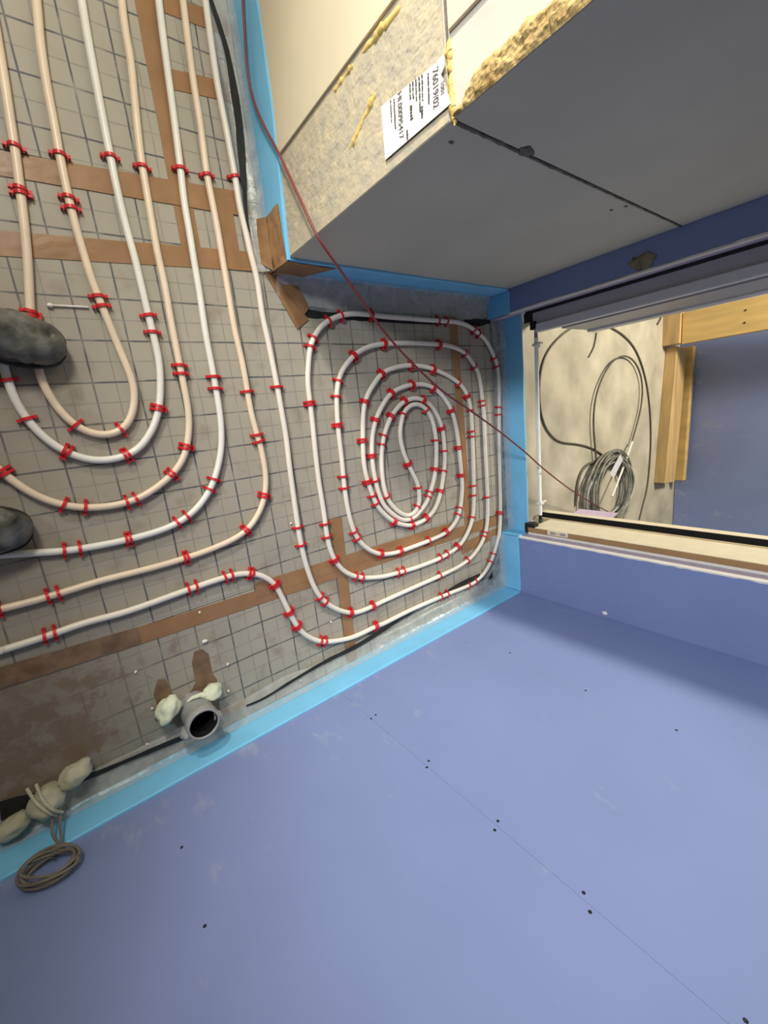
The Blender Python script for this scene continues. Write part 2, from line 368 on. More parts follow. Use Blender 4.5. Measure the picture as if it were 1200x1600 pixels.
# rough pumice-like surface of the bare strip, its yellow glue streaks, and the chipped corner above
def rough_patch(name, y0, y1, z0, z1, ny, nz, amp, material, ragged=0.0, seed=0):
    V = []; F = []
    for i in range(nz + 1):
        for j in range(ny + 1):
            z = z0 + (z1 - z0) * i / nz; t = j / ny
            yy1 = y1 + ragged * (noise.noise(Vector((seed, 2, z * 22))) + 0.5 * noise.noise(Vector((seed, 7, z * 70))))
            taper = 1.0
            if ragged: taper = max(0.03, min(1, min((z - z0), (z1 - z)) / 0.05)); yy1 = y0 + max(0.002, (yy1 - y0)) * taper
            y = y0 + (yy1 - y0) * t
            edge = min(1, 5 * min(t, 1 - t) + 0.05)
            d = amp * edge * (0.6 + 0.7 * noise.noise(Vector((y * 60, z * 60, seed))) + 0.5 * noise.noise(Vector((y * 170, z * 170, seed + 3))))
            V.append((XE - 0.0006 - max(0, d), y, z))
    for i in range(nz):
        for j in range(ny):
            a = i * (ny + 1) + j; F.append((a, a + 1, a + ny + 2, a + ny + 1))
    return mesh_obj(name, V, F, material, wp)
rough_patch('bare_surface', YP + 0.002, 0.344, 0.11, ZJ, 56, 150, 0.0016, M_ROUGH, 0, 1)
rough_patch('chipped_edge', YP + 0.0005, YP + 0.038, ZJ + 0.012, 1.14, 12, 120, 0.007, M_CHIP, 0.012, 4)
M_GLUE = mat('yellow_glue', (0.62, 0.45, 0.14), 0.6, 0.2, 40, 0.5, 60)
for a, b, r in (((598, 130), (545, 245), 0.0125), ((640, 0), (560, 95), 0.0125), ((560, 95), (520, 150), 0.010), ((703, 60), (707, 120), 0.011), ((706, 110), (711, 196), 0.0125)):
    pa = hit(*a, 0, XE + 0.004); pb = hit(*b, 0, XE + 0.004)
    P = [pa.lerp(pb, i / 24) + Vector((0, 0.004 * noise.noise(Vector((i * .3, a[0], 0))), 0.004 * noise.noise(Vector((i * .3, a[0], 9))))) for i in range(25)]
    tube('glue_streak', P, [r * (0.6 + 0.7 * abs(noise.noise(Vector((i * .4, a[1], 3))))) * min(1, 0.2 + 4 * min(i, 24 - i) / 24) for i in range(25)], M_GLUE, wp, 8)
# uneven mortar line across the grey face
P = []; R = []
for i in range(121):
    x = XE + 0.002 + (XB - XE - 0.004) * i / 120
    P.append(Vector((x, YP + 0.001, ZJ + 0.004 + 0.003 * noise.noise(Vector((x * 25, 0, 0)))))); R.append(max(0.0012, (0.0045 - 0.003 * i / 120) * (0.8 + 1.1 * noise.noise(Vector((x * 40, 4, 0))))))
tube('mortar_joint', P, R, M_MORT, wp, 6)
p = hit(822, 236, 1, YP); blob('mortar_dab', (p.x, YP, p.z), (0.022, 0.003, 0.013), M_MORT, wp, 0.4, 8)
for x, y in ((955, 328), (978, 322), (705, 222)):
    p = hit(x, y, 1, YP); blob('mortar_spot', (p.x, YP, p.z), (0.006, 0.002, 0.004), M_MORT, wp, 0.4, x)
# ---- unseen rest of the room
struct(box('wall_left', -2.4, XB, 2.4, 2.5, -0.1, HT, M_ROOM))
struct(box('wall_rear', -2.5, -2.4, -1.4, 2.5, -0.1, HT, M_ROOM))
struct(box('ceiling', -2.5, 3.9, -2.6, 2.5, HT, HT + 0.1, mat('ceiling_paint', (0.62, 0.62, 0.61), 0.9, 0.03)))
# ---- hall beyond the opening
struct(box('floor_hall', 1.42, 3.9, -2.6, 2.5, -0.1, 0.0, M_CONC))
wh = struct(box('wall_hall', 3.70, 3.85, -2.6, 2.5, 0.0, HT, M_ROOM))
box('plasterboard', 3.688, 3.70, -2.6, 0.42, 0.004, HT, M_BLUE, wh, 0.001)
box('plasterboard', 3.688, 3.70, 0.422, 2.5, 0.004, HT, M_BLUE, wh, 0.001)
struct(box('wall_side', 1.70, 3.70, -2.6, -2.5, 0.0, HT, M_ROOM))
struct(box('wall_far', 1.70, 3.70, 2.4, 2.5, 0.0, HT, M_ROOM))

# ------------------------------------------------------------------ door frame
door = struct(empty('door_1', (1.42, -0.5, 0)))
XF = 1.42; YF = -0.962
jr = box('jamb', XF, 1.585, YJR - 0.001, YF, 0.145, 2.06, M_CRW, door, 0.002)
box('white_edge', XF - 0.004, XF + 0.01, YJR + 0.001, YJR + 0.012, 0.13, 2.06, M_WHITE, jr, 0.001)
box('brown_face', XF - 0.003, XF, YJR + 0.013, YF - 0.002, 0.13, 2.06, M_MDF, jr, 0.0008)
box('inner_strip', 1.585, 1.605, YJR, YF + 0.001, 0.06, 2.06, mat('tan_wood', (0.50, 0.40, 0.24), 0.5, 0.1, 20), jr, 0.001)
box('slot_shade', 1.605, 1.69, YJR - 0.001, YJR + 0.004, 0.03, 2.06, M_BLACK, jr)  # black faces paint the shade inside the slot
box('slot_shade', 1.682, 1.687, YJR + 0.004, YF + 0.0035, 0.03, 2.06, M_BLACK, jr)
box('far_strip', 1.688, 1.735, YJR - 0.03, YF + 0.004, 0.03, 2.06, M_CRW, jr, 0.002)
pz = 0.33
sp = box('strike_plate', XF - 0.006, XF - 0.0025, YJR + 0.016, YF + 0.001, 0.235, 0.335, M_CRW, jr, 0.001)
box('latch', XF - 0.009, XF - 0.005, YJR + 0.022, YF - 0.006, 0.25, 0.275, M_METAL, sp, 0.001)
box('latch', XF - 0.009, XF - 0.005, YJR + 0.022, YF - 0.006, 0.30, 0.325, M_METAL, sp, 0.001)
box('latch_rod', XF - 0.0075, XF - 0.005, YJR + 0.026, YF - 0.010, 0.27, 0.305, M_METAL, sp)
box('end_block', XF - 0.002, XF + 0.035, YJR + 0.006, YF + 0.018, 0.11, 0.165, M_BLACK, door, 0.003)
jl = box('jamb', XF, 1.56, -0.052, YJL - 0.012, 0.185, 2.06, M_FRGREY, door, 0.002)
box('raised_edge', XF - 0.012, XF + 0.02, -0.084, -0.050, 0.205, 2.06, M_FRLIGHT, jl, 0.004)  # paler grey paints the highlight along this ridge
box('inner_strip', 1.45, 1.66, -0.088, -0.050, 0.30, 2.06, M_FRGREY, jl, 0.001)
box('end_strip', 1.66, 1.72, -0.096, 0.0, 0.30, 2.06, M_FRLIGHT, jl, 0.001)
box('dark_gap', XF + 0.001, XF + 0.012, YJL - 0.013, YJL + 0.001, 0.15, 2.06, M_BLACK, jl)  # black strip paints the shade of the open gap
box('end_block', XF - 0.004, XF + 0.02, -0.036, YJL - 0.006, 0.145, 0.184, M_BLACK, door, 0.002)
box('end_block', XF - 0.012, XF + 0.015, -0.07, -0.037, 0.178, 0.203, M_BLACK, door, 0.002)
box('frame_head', XF, 1.58, YJR, YJL, 2.06, 2.08, M_CRW, door, 0.001)
# spacer bar between the jambs
sb = tag(empty('spacer_bar', (1.52, -0.5, 0.135)), 'white spacer rod braced across the foot of the door frame', 'rod')
tube('rod', [Vector((1.52, -0.925, 0.133)), Vector((1.52, -0.5, 0.134)), Vector((1.52, -0.09, 0.136))], 0.009, M_WHITE, sb, 12)
tube('rod_end', [Vector((1.52, -0.965, 0.132)), Vector((1.52, -0.925, 0.133))], 0.0075, M_BLACK, sb, 10)
tube('rod_end', [Vector((1.52, -0.09, 0.136)), Vector((1.52, -0.052, 0.136))], 0.008, M_METAL, sb, 10)
for yy in (-0.12, -0.865):
    bm = bmesh.new()
    for sgn in (-1, 1):
        box_bm(1.525, 1.553, yy - 0.004 + sgn * 0.007, yy + 0.004 + sgn * 0.007, 0.132 + sgn * 0.006, 0.143 + sgn * 0.006, 0, bm)
    box_bm(1.507, 1.535, yy - 0.006, yy + 0.006, 0.122, 0.147, 0, bm)
    bmesh.ops.bevel(bm, geom=bm.edges[:], offset=0.0015, segments=1, affect='EDGES')
    bm_obj('wing_nut', bm, M_WHITE, sb)

# ------------------------------------------------------------------ blue edge foam with its film skirt
def strip(name, path, side, label, z1=ZS, th=0.008, skirt=0.10, rise=None):
    """path: wall line (x,y); side: +1 / -1 chooses which side of the path the room is on"""
    P = []
    for a, b in zip(path, path[1:]):
        a = Vector((*a, 0)); b = Vector((*b, 0)); k = max(1, int((b - a).length / 0.03))
        for i in range(k): P.append(a.lerp(b, i / k))
    P.append(Vector((*path[-1], 0)))
    nrm = []
    for i in range(len(P)):
        t0 = (P[i] - P[max(i - 1, 0)]); t1 = (P[min(i + 1, len(P) - 1)] - P[i])
        def nn(t): t = t.normalized(); return Vector((-t.y, t.x, 0)) * side
        if t0.length < 1e-9: n = nn(t1)
        elif t1.length < 1e-9: n = nn(t0)
        else:
            n = nn(t0) + nn(t1); n /= max(0.35, n.length_squared / 2)
        nrm.append(n)
    V = []; F = []; cs = [(0.0006, 0.0), (th, 0.0), (th, z1 - 0.004), (th * 0.7, z1), (0.0006, z1)]
    for i, p in enumerate(P):
        wv = 0.0012 * noise.noise(Vector((p.x * 9, p.y * 9, 1))) + 0.0008
        for d, z in cs:
            q = p + nrm[i] * (d + (wv if d > 0.002 else 0)); V.append((q.x, q.y, z * (rise(p) if rise else 1) + (0.0015 * noise.noise(Vector((p.x * 7, p.y * 7, 3))) if z > 0.05 else 0)))
    n = len(cs)
    for i in range(len(P) - 1):
        for k in range(n): F.append((i * n + k, i * n + (k + 1) % n, (i + 1) * n + (k + 1) % n, (i + 1) * n + k))
    F.append(tuple(range(n))); F.append(tuple(range((len(P) - 1) * n, len(P) * n)))
    o = mesh_obj(name, V, F, M_STRIP); tag(o, label, 'foam strip')
    if skirt:
        V = []; F = []; prof = [(th + 0.003, 0.040), (th + 0.005, 0.032), (th + 0.010, 0.024), (th + 0.022, 0.016), (th + 0.040, 0.007), (th + 0.065, 0.004), (th + skirt * 0.85, 0.003), (th + skirt, 0.002)]
        m_ = len(prof)
        for i, p in enumerate(P):
            for k, (d, z) in enumerate(prof):
                kk = k / (m_ - 1)
                u = noise.noise(Vector((p.x * 13, p.y * 13, k * 0.5)))
                ins = nrm[i]
                q = p + ins * (d * (1 + 0.22 * kk * noise.noise(Vector((p.x * 5, p.y * 5, 8)))))
                V.append((q.x, q.y, max(0.0016, z + 0.005 * u * (1 - abs(2 * kk - 0.8)) )))
        for i in range(len(P) - 1):
            for k in range(m_ - 1): F.append((i * m_ + k, i * m_ + k + 1, (i + 1) * m_ + k + 1, (i + 1) * m_ + k))
        mesh_obj('film_skirt', V, F, M_FILM, o, True)
    return o
strip('edge_strip', [(XB - 0.009, YR), (-2.2, YR)], -1, 'light blue foam edge strip along the foot of the big blue board wall', skirt=0.075)
strip('edge_strip', [(XB, YP - 0.0105), (XB, YJL + 0.001)], -1, 'short dark blue foam strip in the shaded corner left of the door', skirt=0)
strip('edge_strip', [(1.44, YJL - 0.001), (1.44, YJR + 0.001)], -1, 'blue foam edge strip across the threshold of the door opening', skirt=0.06)
strip('edge_strip', [(XB, YJR), (XB, YR + 0.0105)], -1, 'short blue foam strip under the narrow wall right of the door', skirt=0.03)
box('fold', XB + 0.001, 1.431, YJR + 0.0005, YJR + 0.0085, 0.0, ZS - 0.002, M_STRIP, bpy.data.objects['edge_strip.003'] if 'edge_strip.003' in bpy.data.objects else None, 0.001)
strip('edge_strip', [(XE + 0.0, YP), (XB - 0.009, YP)], -1, 'shaded blue foam edge strip at the foot of the grey partition face', skirt=0.09)
strip('edge_strip', [(XE, 2.3), (XE, YP - 0.008)], -1, 'brightly lit blue foam edge strip below the cream end of the partition', skirt=0.062, rise=lambda p: 1.03 + 0.30 * min(1.0, max(0.0, (p.y - YP) / 0.35)))

# ------------------------------------------------------------------ dark gaps between the panels and the foam
def ribbon(name, pts, widths, z, material, label, cat, th=0.001):
    P = catmull([fl(*q, z) for q in pts], 0.015); n = len(P); V = []; F = []
    for i, p in enumerate(P):
        t = (P[min(i + 1, n - 1)] - P[max(i - 1, 0)]).normalized(); s = Vector((-t.y, t.x, 0))
        f = i / (n - 1) * (len(widths) - 1); k = min(int(f), len(widths) - 2); wd = (widths[k] + (widths[k + 1] - widths[k]) * (f - k)) / 2
        wd *= 1 + 0.25 * noise.noise(Vector((p.x * 25, p.y * 25, 0)))
        for sg in (-1, 1):
            q = p + s * wd * sg; V += [(q.x, q.y, z - th), (q.x, q.y, z)]
    for i in range(n - 1):
        a = i * 4; b = a + 4
        F += [(a + 1, a + 3, b + 3, b + 1), (a, a + 1, b + 1, b), (a + 2, b + 2, b + 3, a + 3), (a, b, b + 2, a + 2)]
    F += [(0, 2, 3, 1), (4 * n - 4, 4 * n - 3, 4 * n - 1, 4 * n - 2)]
    return tag(mesh_obj(name, V, F, material), label, cat)
DG = 'dark strip'
ribbon('gap_strip', [(320, -30), (330, 0), (345, 45), (357, 90), (372, 180), (377, 235), (382, 300), (386, 345), (390, 362)], [0.010, 0.012, 0.018, 0.022, 0.022, 0.014, 0.004], 0.020, M_GAP, 'black strip beside the crumpled film below the cream boards', DG)
ribbon('gap_strip', [(474, 487), (500, 489), (530, 491), (560, 496), (600, 501), (640, 504), (690, 506)], [0.036, 0.032, 0.022, 0.012, 0.008, 0.008, 0.008], 0.0016, M_GAP, 'black wedge showing under the top run of the spiral pipe', DG)
ribbon('gap_strip', [(725, 502), (745, 504), (765, 500)], [0.01, 0.035, 0.03], 0.0016, M_GAP, 'black patch by the inner corner above the spiral pipe', DG)
ribbon('gap_strip', [(766, 492), (778, 512), (783, 530), (781, 540)], [0.02, 0.02, 0.03, 0.006], 0.0034, M_GAP, 'short black streak at the upper right corner of the floor', DG)
ribbon('gap_strip', [(783, 735), (787, 775), (789, 805), (790, 826)], [0.004, 0.03, 0.03, 0.05], 0.0034, M_GAP, 'black sliver right of the outermost spiral pipe near the door', DG)
ribbon('gap_strip', [(781, 858), (783, 870), (777, 890), (768, 905), (766, 914)], [0.02, 0.05, 0.04, 0.05, 0.04], 0.0034, M_GAP, 'black smear in the floor corner below the door frame', DG)
ribbon('gap_strip', [(750, 900), (720, 914), (680, 936), (640, 958), (600, 983), (560, 1008), (510, 1033), (460, 1062), (415, 1090), (385, 1103)], [0.03, 0.028, 0.016, 0.010, 0.016, 0.020, 0.018, 0.012, 0.010, 0.006], 0.0125, M_GAP, 'long tapering black strip under the lowest run of the spiral pipe', DG)
ribbon('gap_strip', [(300, 1147), (260, 1163), (200, 1188), (160, 1205), (100, 1228), (50, 1250), (0, 1268)], [0.014, 0.016, 0.012, 0.012, 0.016, 0.03, 0.05], 0.0125, M_GAP, 'dark strip along the wall left of the grey drain stub', DG)

# ------------------------------------------------------------------ brown tape
def tape(pts, label, z=0.0008, material=None, seg=0.03, floorpts=False, name='tape_strip'):
    """a strip given by its two ends, each as a left and a right corner in floor metres"""
    (a0, a1), (b0, b1) = pts
    a0, a1, b0, b1 = [Vector((*q, 0)) for q in (a0, a1, b0, b1)]
    n = max(2, int((b0 - a0).length / seg)); V = []; F = []; m_ = 4
    for i in range(n + 1):
        t = i / n
        l = a0.lerp(b0, t); r = a1.lerp(b1, t); d = (r - l)
        j0 = 0.02 * noise.noise(Vector((l.x * 20, l.y * 20, 2))); j1 = 0.02 * noise.noise(Vector((r.x * 20, r.y * 20, 5)))
        for k in range(m_ + 1):
            f = j0 + (1 + j1 - j0) * k / m_
            q = l + d * f
            V.append((q.x, q.y, z + 0.0009 * max(0, noise.noise(Vector((q.x * 45, q.y * 45, 1)))) * (0 if k in (0, m_) else 1)))
    for i in range(n):
        for k in range(m_):
            a = i * (m_ + 1) + k; F.append((a, a + 1, a + m_ + 2, a + m_ + 1))
    bm = bmesh.new(); me = bpy.data.meshes.new('t'); me.from_pydata(V, [], F); bm.from_mesh(me); bpy.data.meshes.remove(me)
    ex = bmesh.ops.extrude_face_region(bm, geom=bm.faces[:])
    bmesh.ops.translate(bm, verts=[g for g in ex['geom'] if isinstance(g, bmesh.types.BMVert)], vec=(0, 0, -0.0006))
    return tag(bm_obj(name, bm, material or M_TAPE), label, 'tape')
tape((((0.077, 0.10), (0.128, 0.10)), ((0.085, 1.5), (0.136, 1.5))), 'long brown tape running up between the straight pipes at the top')
tape((((-1.2, 0.190), (-1.2, 0.238)), ((0.29, 0.262), (0.29, 0.312))), 'brown tape crossing the pipes, upper of the two long parallel ones', 0.0016)
tape((((-1.2, 0.216), (-1.2, 0.256)), ((0.29, 0.248), (0.29, 0.288))), 'second layer of brown tape overlapping the upper cross seam', 0.0024)
tape((((-1.2, 0.030), (-1.2, 0.080)), ((0.30, 0.104), (0.30, 0.156))), 'brown tape crossing the pipes, lower of the two long parallel ones', 0.0016)
tape((((0.13, 0.680), (0.13, 0.722)), ((0.312, 0.690), (0.312, 0.735))), 'short brown tape piece near the top edge of the picture', 0.0016)
tape((((0.13, 0.515), (0.13, 0.560)), ((0.308, 0.535), (0.308, 0.582))), 'short brown tape piece right of the long tape, second from top', 0.0016)
tape((((0.190, 0.10), (0.238, 0.10)), ((0.190, 0.275), (0.238, 0.275))), 'short brown tape joining the two parallel cross tapes', 0.0024)
tape((((1.103, 0.09), (1.150, 0.09)), ((1.115, -0.93), (1.160, -0.93))), 'thin brown tape running through the right side of the spiral', 0.0008)
tape((((-0.30, -0.905), (-0.30, -0.855)), ((1.42, -0.955), (1.42, -0.905))), 'long brown tape below the spiral leading toward the door', 0.0016)
tape((((0.10, -0.893), (0.10, -0.840)), ((1.02, -0.905), (1.02, -0.862))), 'second brown tape layered over the seam below the spiral', 0.0024)
tape((((1.08, -1.03), (1.08, -0.975)), ((1.40, -1.01), (1.40, -0.965))), 'short brown tape under the right-hand bends of the spiral pipe', 0.0024)
tape((((0.410, -0.70), (0.457, -0.70)), ((0.395, -1.275), (0.438, -1.275))), 'brown tape crossing the lower seam beside the S bend', 0.0032)
tape((((-1.0, -0.875), (-1.0, -0.815)), ((-0.24, -0.905), (-0.24, -0.855))), 'mud-covered end of the tape left of the drain stub', 0.0028, M_TAPED)
def patch(poly, label, z, material=M_TAPED, name='tape_scrap', th=0.0006):
    P = [fl(*q, z) for q in poly]; bm = bmesh.new()
    vs = [bm.verts.new(p) for p in P]; f = bm.faces.new(vs)
    bmesh.ops.triangulate(bm, faces=[f])
    bmesh.ops.subdivide_edges(bm, edges=bm.edges[:], cuts=2, use_grid_fill=True)
    for v in bm.verts: v.co.z += 0.0012 * max(0, noise.noise(Vector((v.co.x * 50, v.co.y * 50, 0))))
    ex = bmesh.ops.extrude_face_region(bm, geom=bm.faces[:])
    bmesh.ops.translate(bm, verts=[g for g in ex['geom'] if isinstance(g, bmesh.types.BMVert)], vec=(0, 0, -th))
    return tag(bm_obj(name, bm, material), label, 'tape')
patch([(246, 1063), (258, 1060), (268, 1080), (278, 1100), (290, 1128), (296, 1140), (282, 1146), (268, 1122), (250, 1130), (242, 1126), (246, 1105), (240, 1085)], 'torn brown tape scrap left of the drain stub', 0.001)
patch([(304, 1018), (316, 1014), (326, 1022), (332, 1052), (339, 1062), (340, 1085), (345, 1112), (332, 1118), (318, 1090), (288, 1092), (300, 1078), (306, 1066), (300, 1036)], 'torn brown tape scrap reaching up from the drain stub', 0.0014)
patch([(344, 1112), (386, 1092), (389, 1098), (346, 1122)], 'narrow brown tape scrap right of the drain stub', 0.0018, M_TAPE)
# tape wrapped round the foot of the partition corner: three folded faces
cw = tag(empty('corner_tape', (XE - 0.012, YP - 0.012, 0)), 'crumpled brown tape wrapped around the foot of the partition corner', 'tape')
def quadgrid(name, c, n, amp, seed, parent, material=M_TAPE):
    V = []; F = []
    for i in range(n + 1):
        for j in range(n + 1):
            u, v = i / n, j / n
            p = (c[0] * (1 - u) + c[1] * u) * (1 - v) + (c[3] * (1 - u) + c[2] * u) * v
            w_ = Vector([noise.noise(p * 38 + Vector((seed, k * 5, 0))) for k in range(3)]) * amp * (1 if 0 < j < n and 0 < i < n else 0.5)
            V.append(p + w_)
    for i in range(n):
        for j in range(n):
            a = i * (n + 1) + j; F.append((a, a + 1, a + n + 2, a + n + 1))
    o = mesh_obj(name, V, F, material, parent)
    md = o.modifiers.new('thick', 'SOLIDIFY'); md.thickness = 0.0006
    return o
xe = XE - 0.0115; yp = YP - 0.0115
quadgrid('lit_flap', [Vector((xe, yp, 0.118)), Vector((xe, 0.245, 0.116)), Vector((xe - 0.006, 0.235, 0.03)), Vector((xe - 0.004, yp, 0.006))], 14, 0.004, 2, cw)
quadgrid('shaded_flap', [Vector((xe, yp, 0.118)), Vector((XE + 0.16, yp, 0.112)), Vector((XE + 0.09, yp - 0.004, 0.03)), Vector((xe, yp - 0.003, 0.006))], 12, 0.003, 6, cw)
quadgrid('floor_flap', [Vector((fl(398, 400).x, fl(398, 400).y, 0.006)), Vector((xe, yp, 0.010)), Vector((*fl(482, 500).to_2d(), 0.0045)), Vector((*fl(464, 515).to_2d(), 0.004))], 14, 0.003, 9, cw)
quadgrid('floor_fold', [Vector((xe + 0.003, yp - 0.002, 0.014)), Vector((*fl(462, 440, 0.01).to_2d(), 0.012)), Vector((*fl(482, 482).to_2d(), 0.007)), Vector((*fl(474, 492).to_2d(), 0.0065))], 10, 0.002, 12, cw)
quadgrid('side_flap', [Vector((xe - 0.008, 0.235, 0.050)), Vector((xe - 0.006, yp, 0.040)), Vector((*fl(404, 412).to_2d(), 0.008)), Vector((*fl(398, 345).to_2d(), 0.012))], 12, 0.003, 15, cw)

# ------------------------------------------------------------------ heating pipes
PR = 0.009; PZ = 0.0125
def pipe(name, px, material, label, sm=10):
    W = [fl(*q, PZ) for q in px]
    # the runs go on beyond the picture
    if px[0][1] < 0:
        d = (W[0] - W[2]).normalized()
        for k in range(12): W.insert(0, W[0] + d.lerp(Vector((0, 1, 0)), min(1, 0.25 * (k + 1))) * 0.11)
    if px[-1][1] < 0:
        d = (W[-1] - W[-3]).normalized()
        for k in range(12): W.append(W[-1] + d.lerp(Vector((0, 1, 0)), min(1, 0.25 * (k + 1))) * 0.11)
    elif px[-1][1] > 800: W.append(W[-1] + (W[-1] - W[-2]).normalized() * 0.9)
    P = smooth(catmull(W, 0.010), sm)
    tag(tube(name, P, PR, material, None, 12), label, 'pipe')
    return P
p12 = [(-32, -60), (-15, 0), (-6, 50), (8, 133), (18, 200), (23, 230), (32, 300), (42, 390), (47, 480), (51, 530), (60, 580), (67, 600), (83, 628), (108, 658), (133, 675), (162, 682), (185, 676), (200, 663), (208, 645), (211, 622), (209, 600), (197, 570), (183, 537), (163, 487), (150, 455), (142, 433), (132, 400), (115, 342), (107, 307), (93, 242), (87, 205), (73, 133), (63, 67), (57, 0), (50, -60)]
p3 = [(118, -60), (127.5, 0), (137, 58), (148, 117), (162, 192), (167, 217), (173, 247), (182, 292), (198, 358), (210, 400), (220, 442), (232, 492), (240, 525), (248, 558), (251, 595), (249, 637), (240, 668), (222, 697), (200, 712), (167, 720), (142, 720), (113, 712), (92, 702), (67, 683), (47, 662), (30, 638), (17, 610), (7, 577), (-4, 540), (-15, 490), (-24, 440)]
p4 = [(183, -60), (190, 0), (197, 58), (203, 83), (210, 150), (215, 200), (221, 252), (228, 292), (238, 350), (247, 400), (257, 442), (267, 500), (277, 550), (286, 596), (293, 630), (296, 658), (294, 687), (288, 715), (273, 738), (250, 758), (222, 777), (198, 786), (167, 792), (133, 794), (100, 790), (72, 782), (42, 767), (20, 752), (3, 738), (-20, 718), (-50, 690)]
p5 = [(241, -60), (248, 0), (255, 58), (265, 133), (274, 200), (282, 263), (288, 317), (297, 367), (302, 400), (312, 458), (322, 525), (332, 575), (336, 600), (342, 633), (346, 667), (346, 700), (342, 725), (335, 750), (323, 775), (303, 800), (283, 814), (267, 823), (242, 832), (217, 839), (192, 845), (158, 852), (117, 859), (92, 862), (50, 864), (17, 866), (-30, 868), (-80, 868)]
p6 = [(279, -60), (286, 0), (293, 58), (303, 133), (314, 200), (323, 272), (332, 317), (340, 358), (347, 400), (357, 458), (367, 517), (377, 558), (385, 600), (390, 633), (397, 662), (402, 680), (408, 700), (414, 730), (416, 752), (414, 775), (406, 800), (390, 825), (375, 837), (350, 850), (317, 863), (290, 872), (250, 884), (199, 897), (150, 909), (117, 920), (83, 930), (50, 940), (8, 950), (-40, 961), (-80, 970)]
# the spiral: in along one arm, round the S in the middle and out along the other
p7 = [(312, -60), (321, 0), (330, 67), (340, 133), (353, 200), (367, 275), (375, 325), (383, 358), (392, 398), (402, 438), (410, 492), (419, 533), (433, 603), (440, 642), (447, 683), (453, 733), (462, 798), (468, 837), (475, 870), (485, 903), (498, 930), (517, 947), (538, 956), (558, 957), (583, 947), (600, 939), (642, 920), (687, 900), (717, 885), (737, 870), (753, 847), (760, 825), (762, 798), (761, 758), (758, 700), (756, 650), (753, 617), (751, 601), (747, 582), (738, 567), (727, 552), (707, 542), (683, 538), (642, 536), (605, 537), (583, 540), (563, 548), (547, 562), (533, 582), (528, 600), (526, 620), (527, 650), (529, 675), (534, 717), (538, 758), (544, 798), (553, 830), (563, 847), (578, 860), (595, 866), (612, 865), (630, 860), (670, 845), (697, 832), (710, 818), (718, 800), (722, 767), (721, 742), (717, 700), (714, 675), (708, 648), (701, 632), (689, 616), (677, 606), (663, 601), (644, 601), (624, 607), (609, 617), (596, 636), (587, 657), (582, 680), (581, 707), (583, 731), (586, 747), (591, 768), (599, 788), (611, 801), (623, 810), (635, 813), (647, 809), (656, 799), (667, 784), (672, 769), (677, 753), (681, 729), (682, 697), (680, 676), (676, 657), (669, 643), (661, 635), (651, 631), (640, 634), (631, 644), (627, 660), (625, 676), (627, 693), (631, 708), (638, 725), (647, 744), (653, 757), (655, 771), (655, 784), (652, 796), (644, 804), (635, 806), (623, 800), (612, 789), (604, 776), (599, 756), (597, 738), (596, 720), (597, 700), (600, 681), (604, 668), (611, 651), (619, 640), (629, 629), (639, 624), (651, 622), (661, 625), (669, 629), (679, 641), (687, 657), (692, 673), (694, 693), (695, 720), (693, 740), (689, 767), (685, 781), (679, 796), (669, 808), (659, 815), (647, 820), (635, 821), (619, 817), (609, 811), (597, 800), (587, 786), (578, 762), (572, 743), (568, 717), (567, 683), (568, 643), (573, 620), (583, 602), (596, 584), (607, 578), (622, 573), (643, 571), (663, 573), (680, 578), (700, 587), (716, 598), (724, 606), (732, 622), (736, 642), (738, 683), (740, 750), (740, 792), (737, 815), (728, 837), (715, 855), (688, 872), (650, 887), (622, 895), (598, 901), (570, 903), (553, 900), (537, 892), (523, 875), (515, 855), (510, 830), (506, 800), (498, 750), (493, 708), (488, 658), (484, 625), (481, 598), (482, 567), (485, 542), (490, 528), (500, 512), (517, 499), (537, 492), (555, 490), (580, 492), (605, 495), (633, 497), (667, 500), (700, 502), (717, 504), (733, 510), (748, 521), (760, 533), (770, 553), (777, 573), (780, 610), (780, 667), (781, 733), (782, 790), (780, 833), (773, 862), (767, 878), (757, 895), (745, 907), (732, 915), (700, 928), (688, 933), (642, 953), (600, 974), (587, 979), (550, 996), (509, 1003), (488, 998), (473, 989), (462, 975), (452, 957), (443, 938), (435, 922), (427, 910), (413, 901), (400, 897), (383, 896), (367, 898), (333, 908), (287, 924), (200, 955), (133, 973), (70, 995), (0, 1017), (-60, 1036)]
PIPES = {
 'inner': pipe('heating_pipe', p12, M_CREAMP, 'cream heating pipe forming the innermost loop passing under the shoe', 8),
 'second': pipe('heating_pipe', p3, M_WHITEP, 'white heating pipe forming the second loop around the shoe'),
 'third': pipe('heating_pipe', p4, M_CREAMP, 'cream heating pipe forming the third loop outside the white one'),
 'fourth': pipe('heating_pipe', p5, M_WHITEP, 'white heating pipe forming the fourth loop, ending under the lower shoe'),
 'fifth': pipe('heating_pipe', p6, M_CREAMP, 'cream heating pipe forming the outermost U bend left of the spiral'),
 'spiral': pipe('heating_pipe', p7, M_SPIRP, 'ivory heating pipe wound into the oval spiral before the door', 4)}
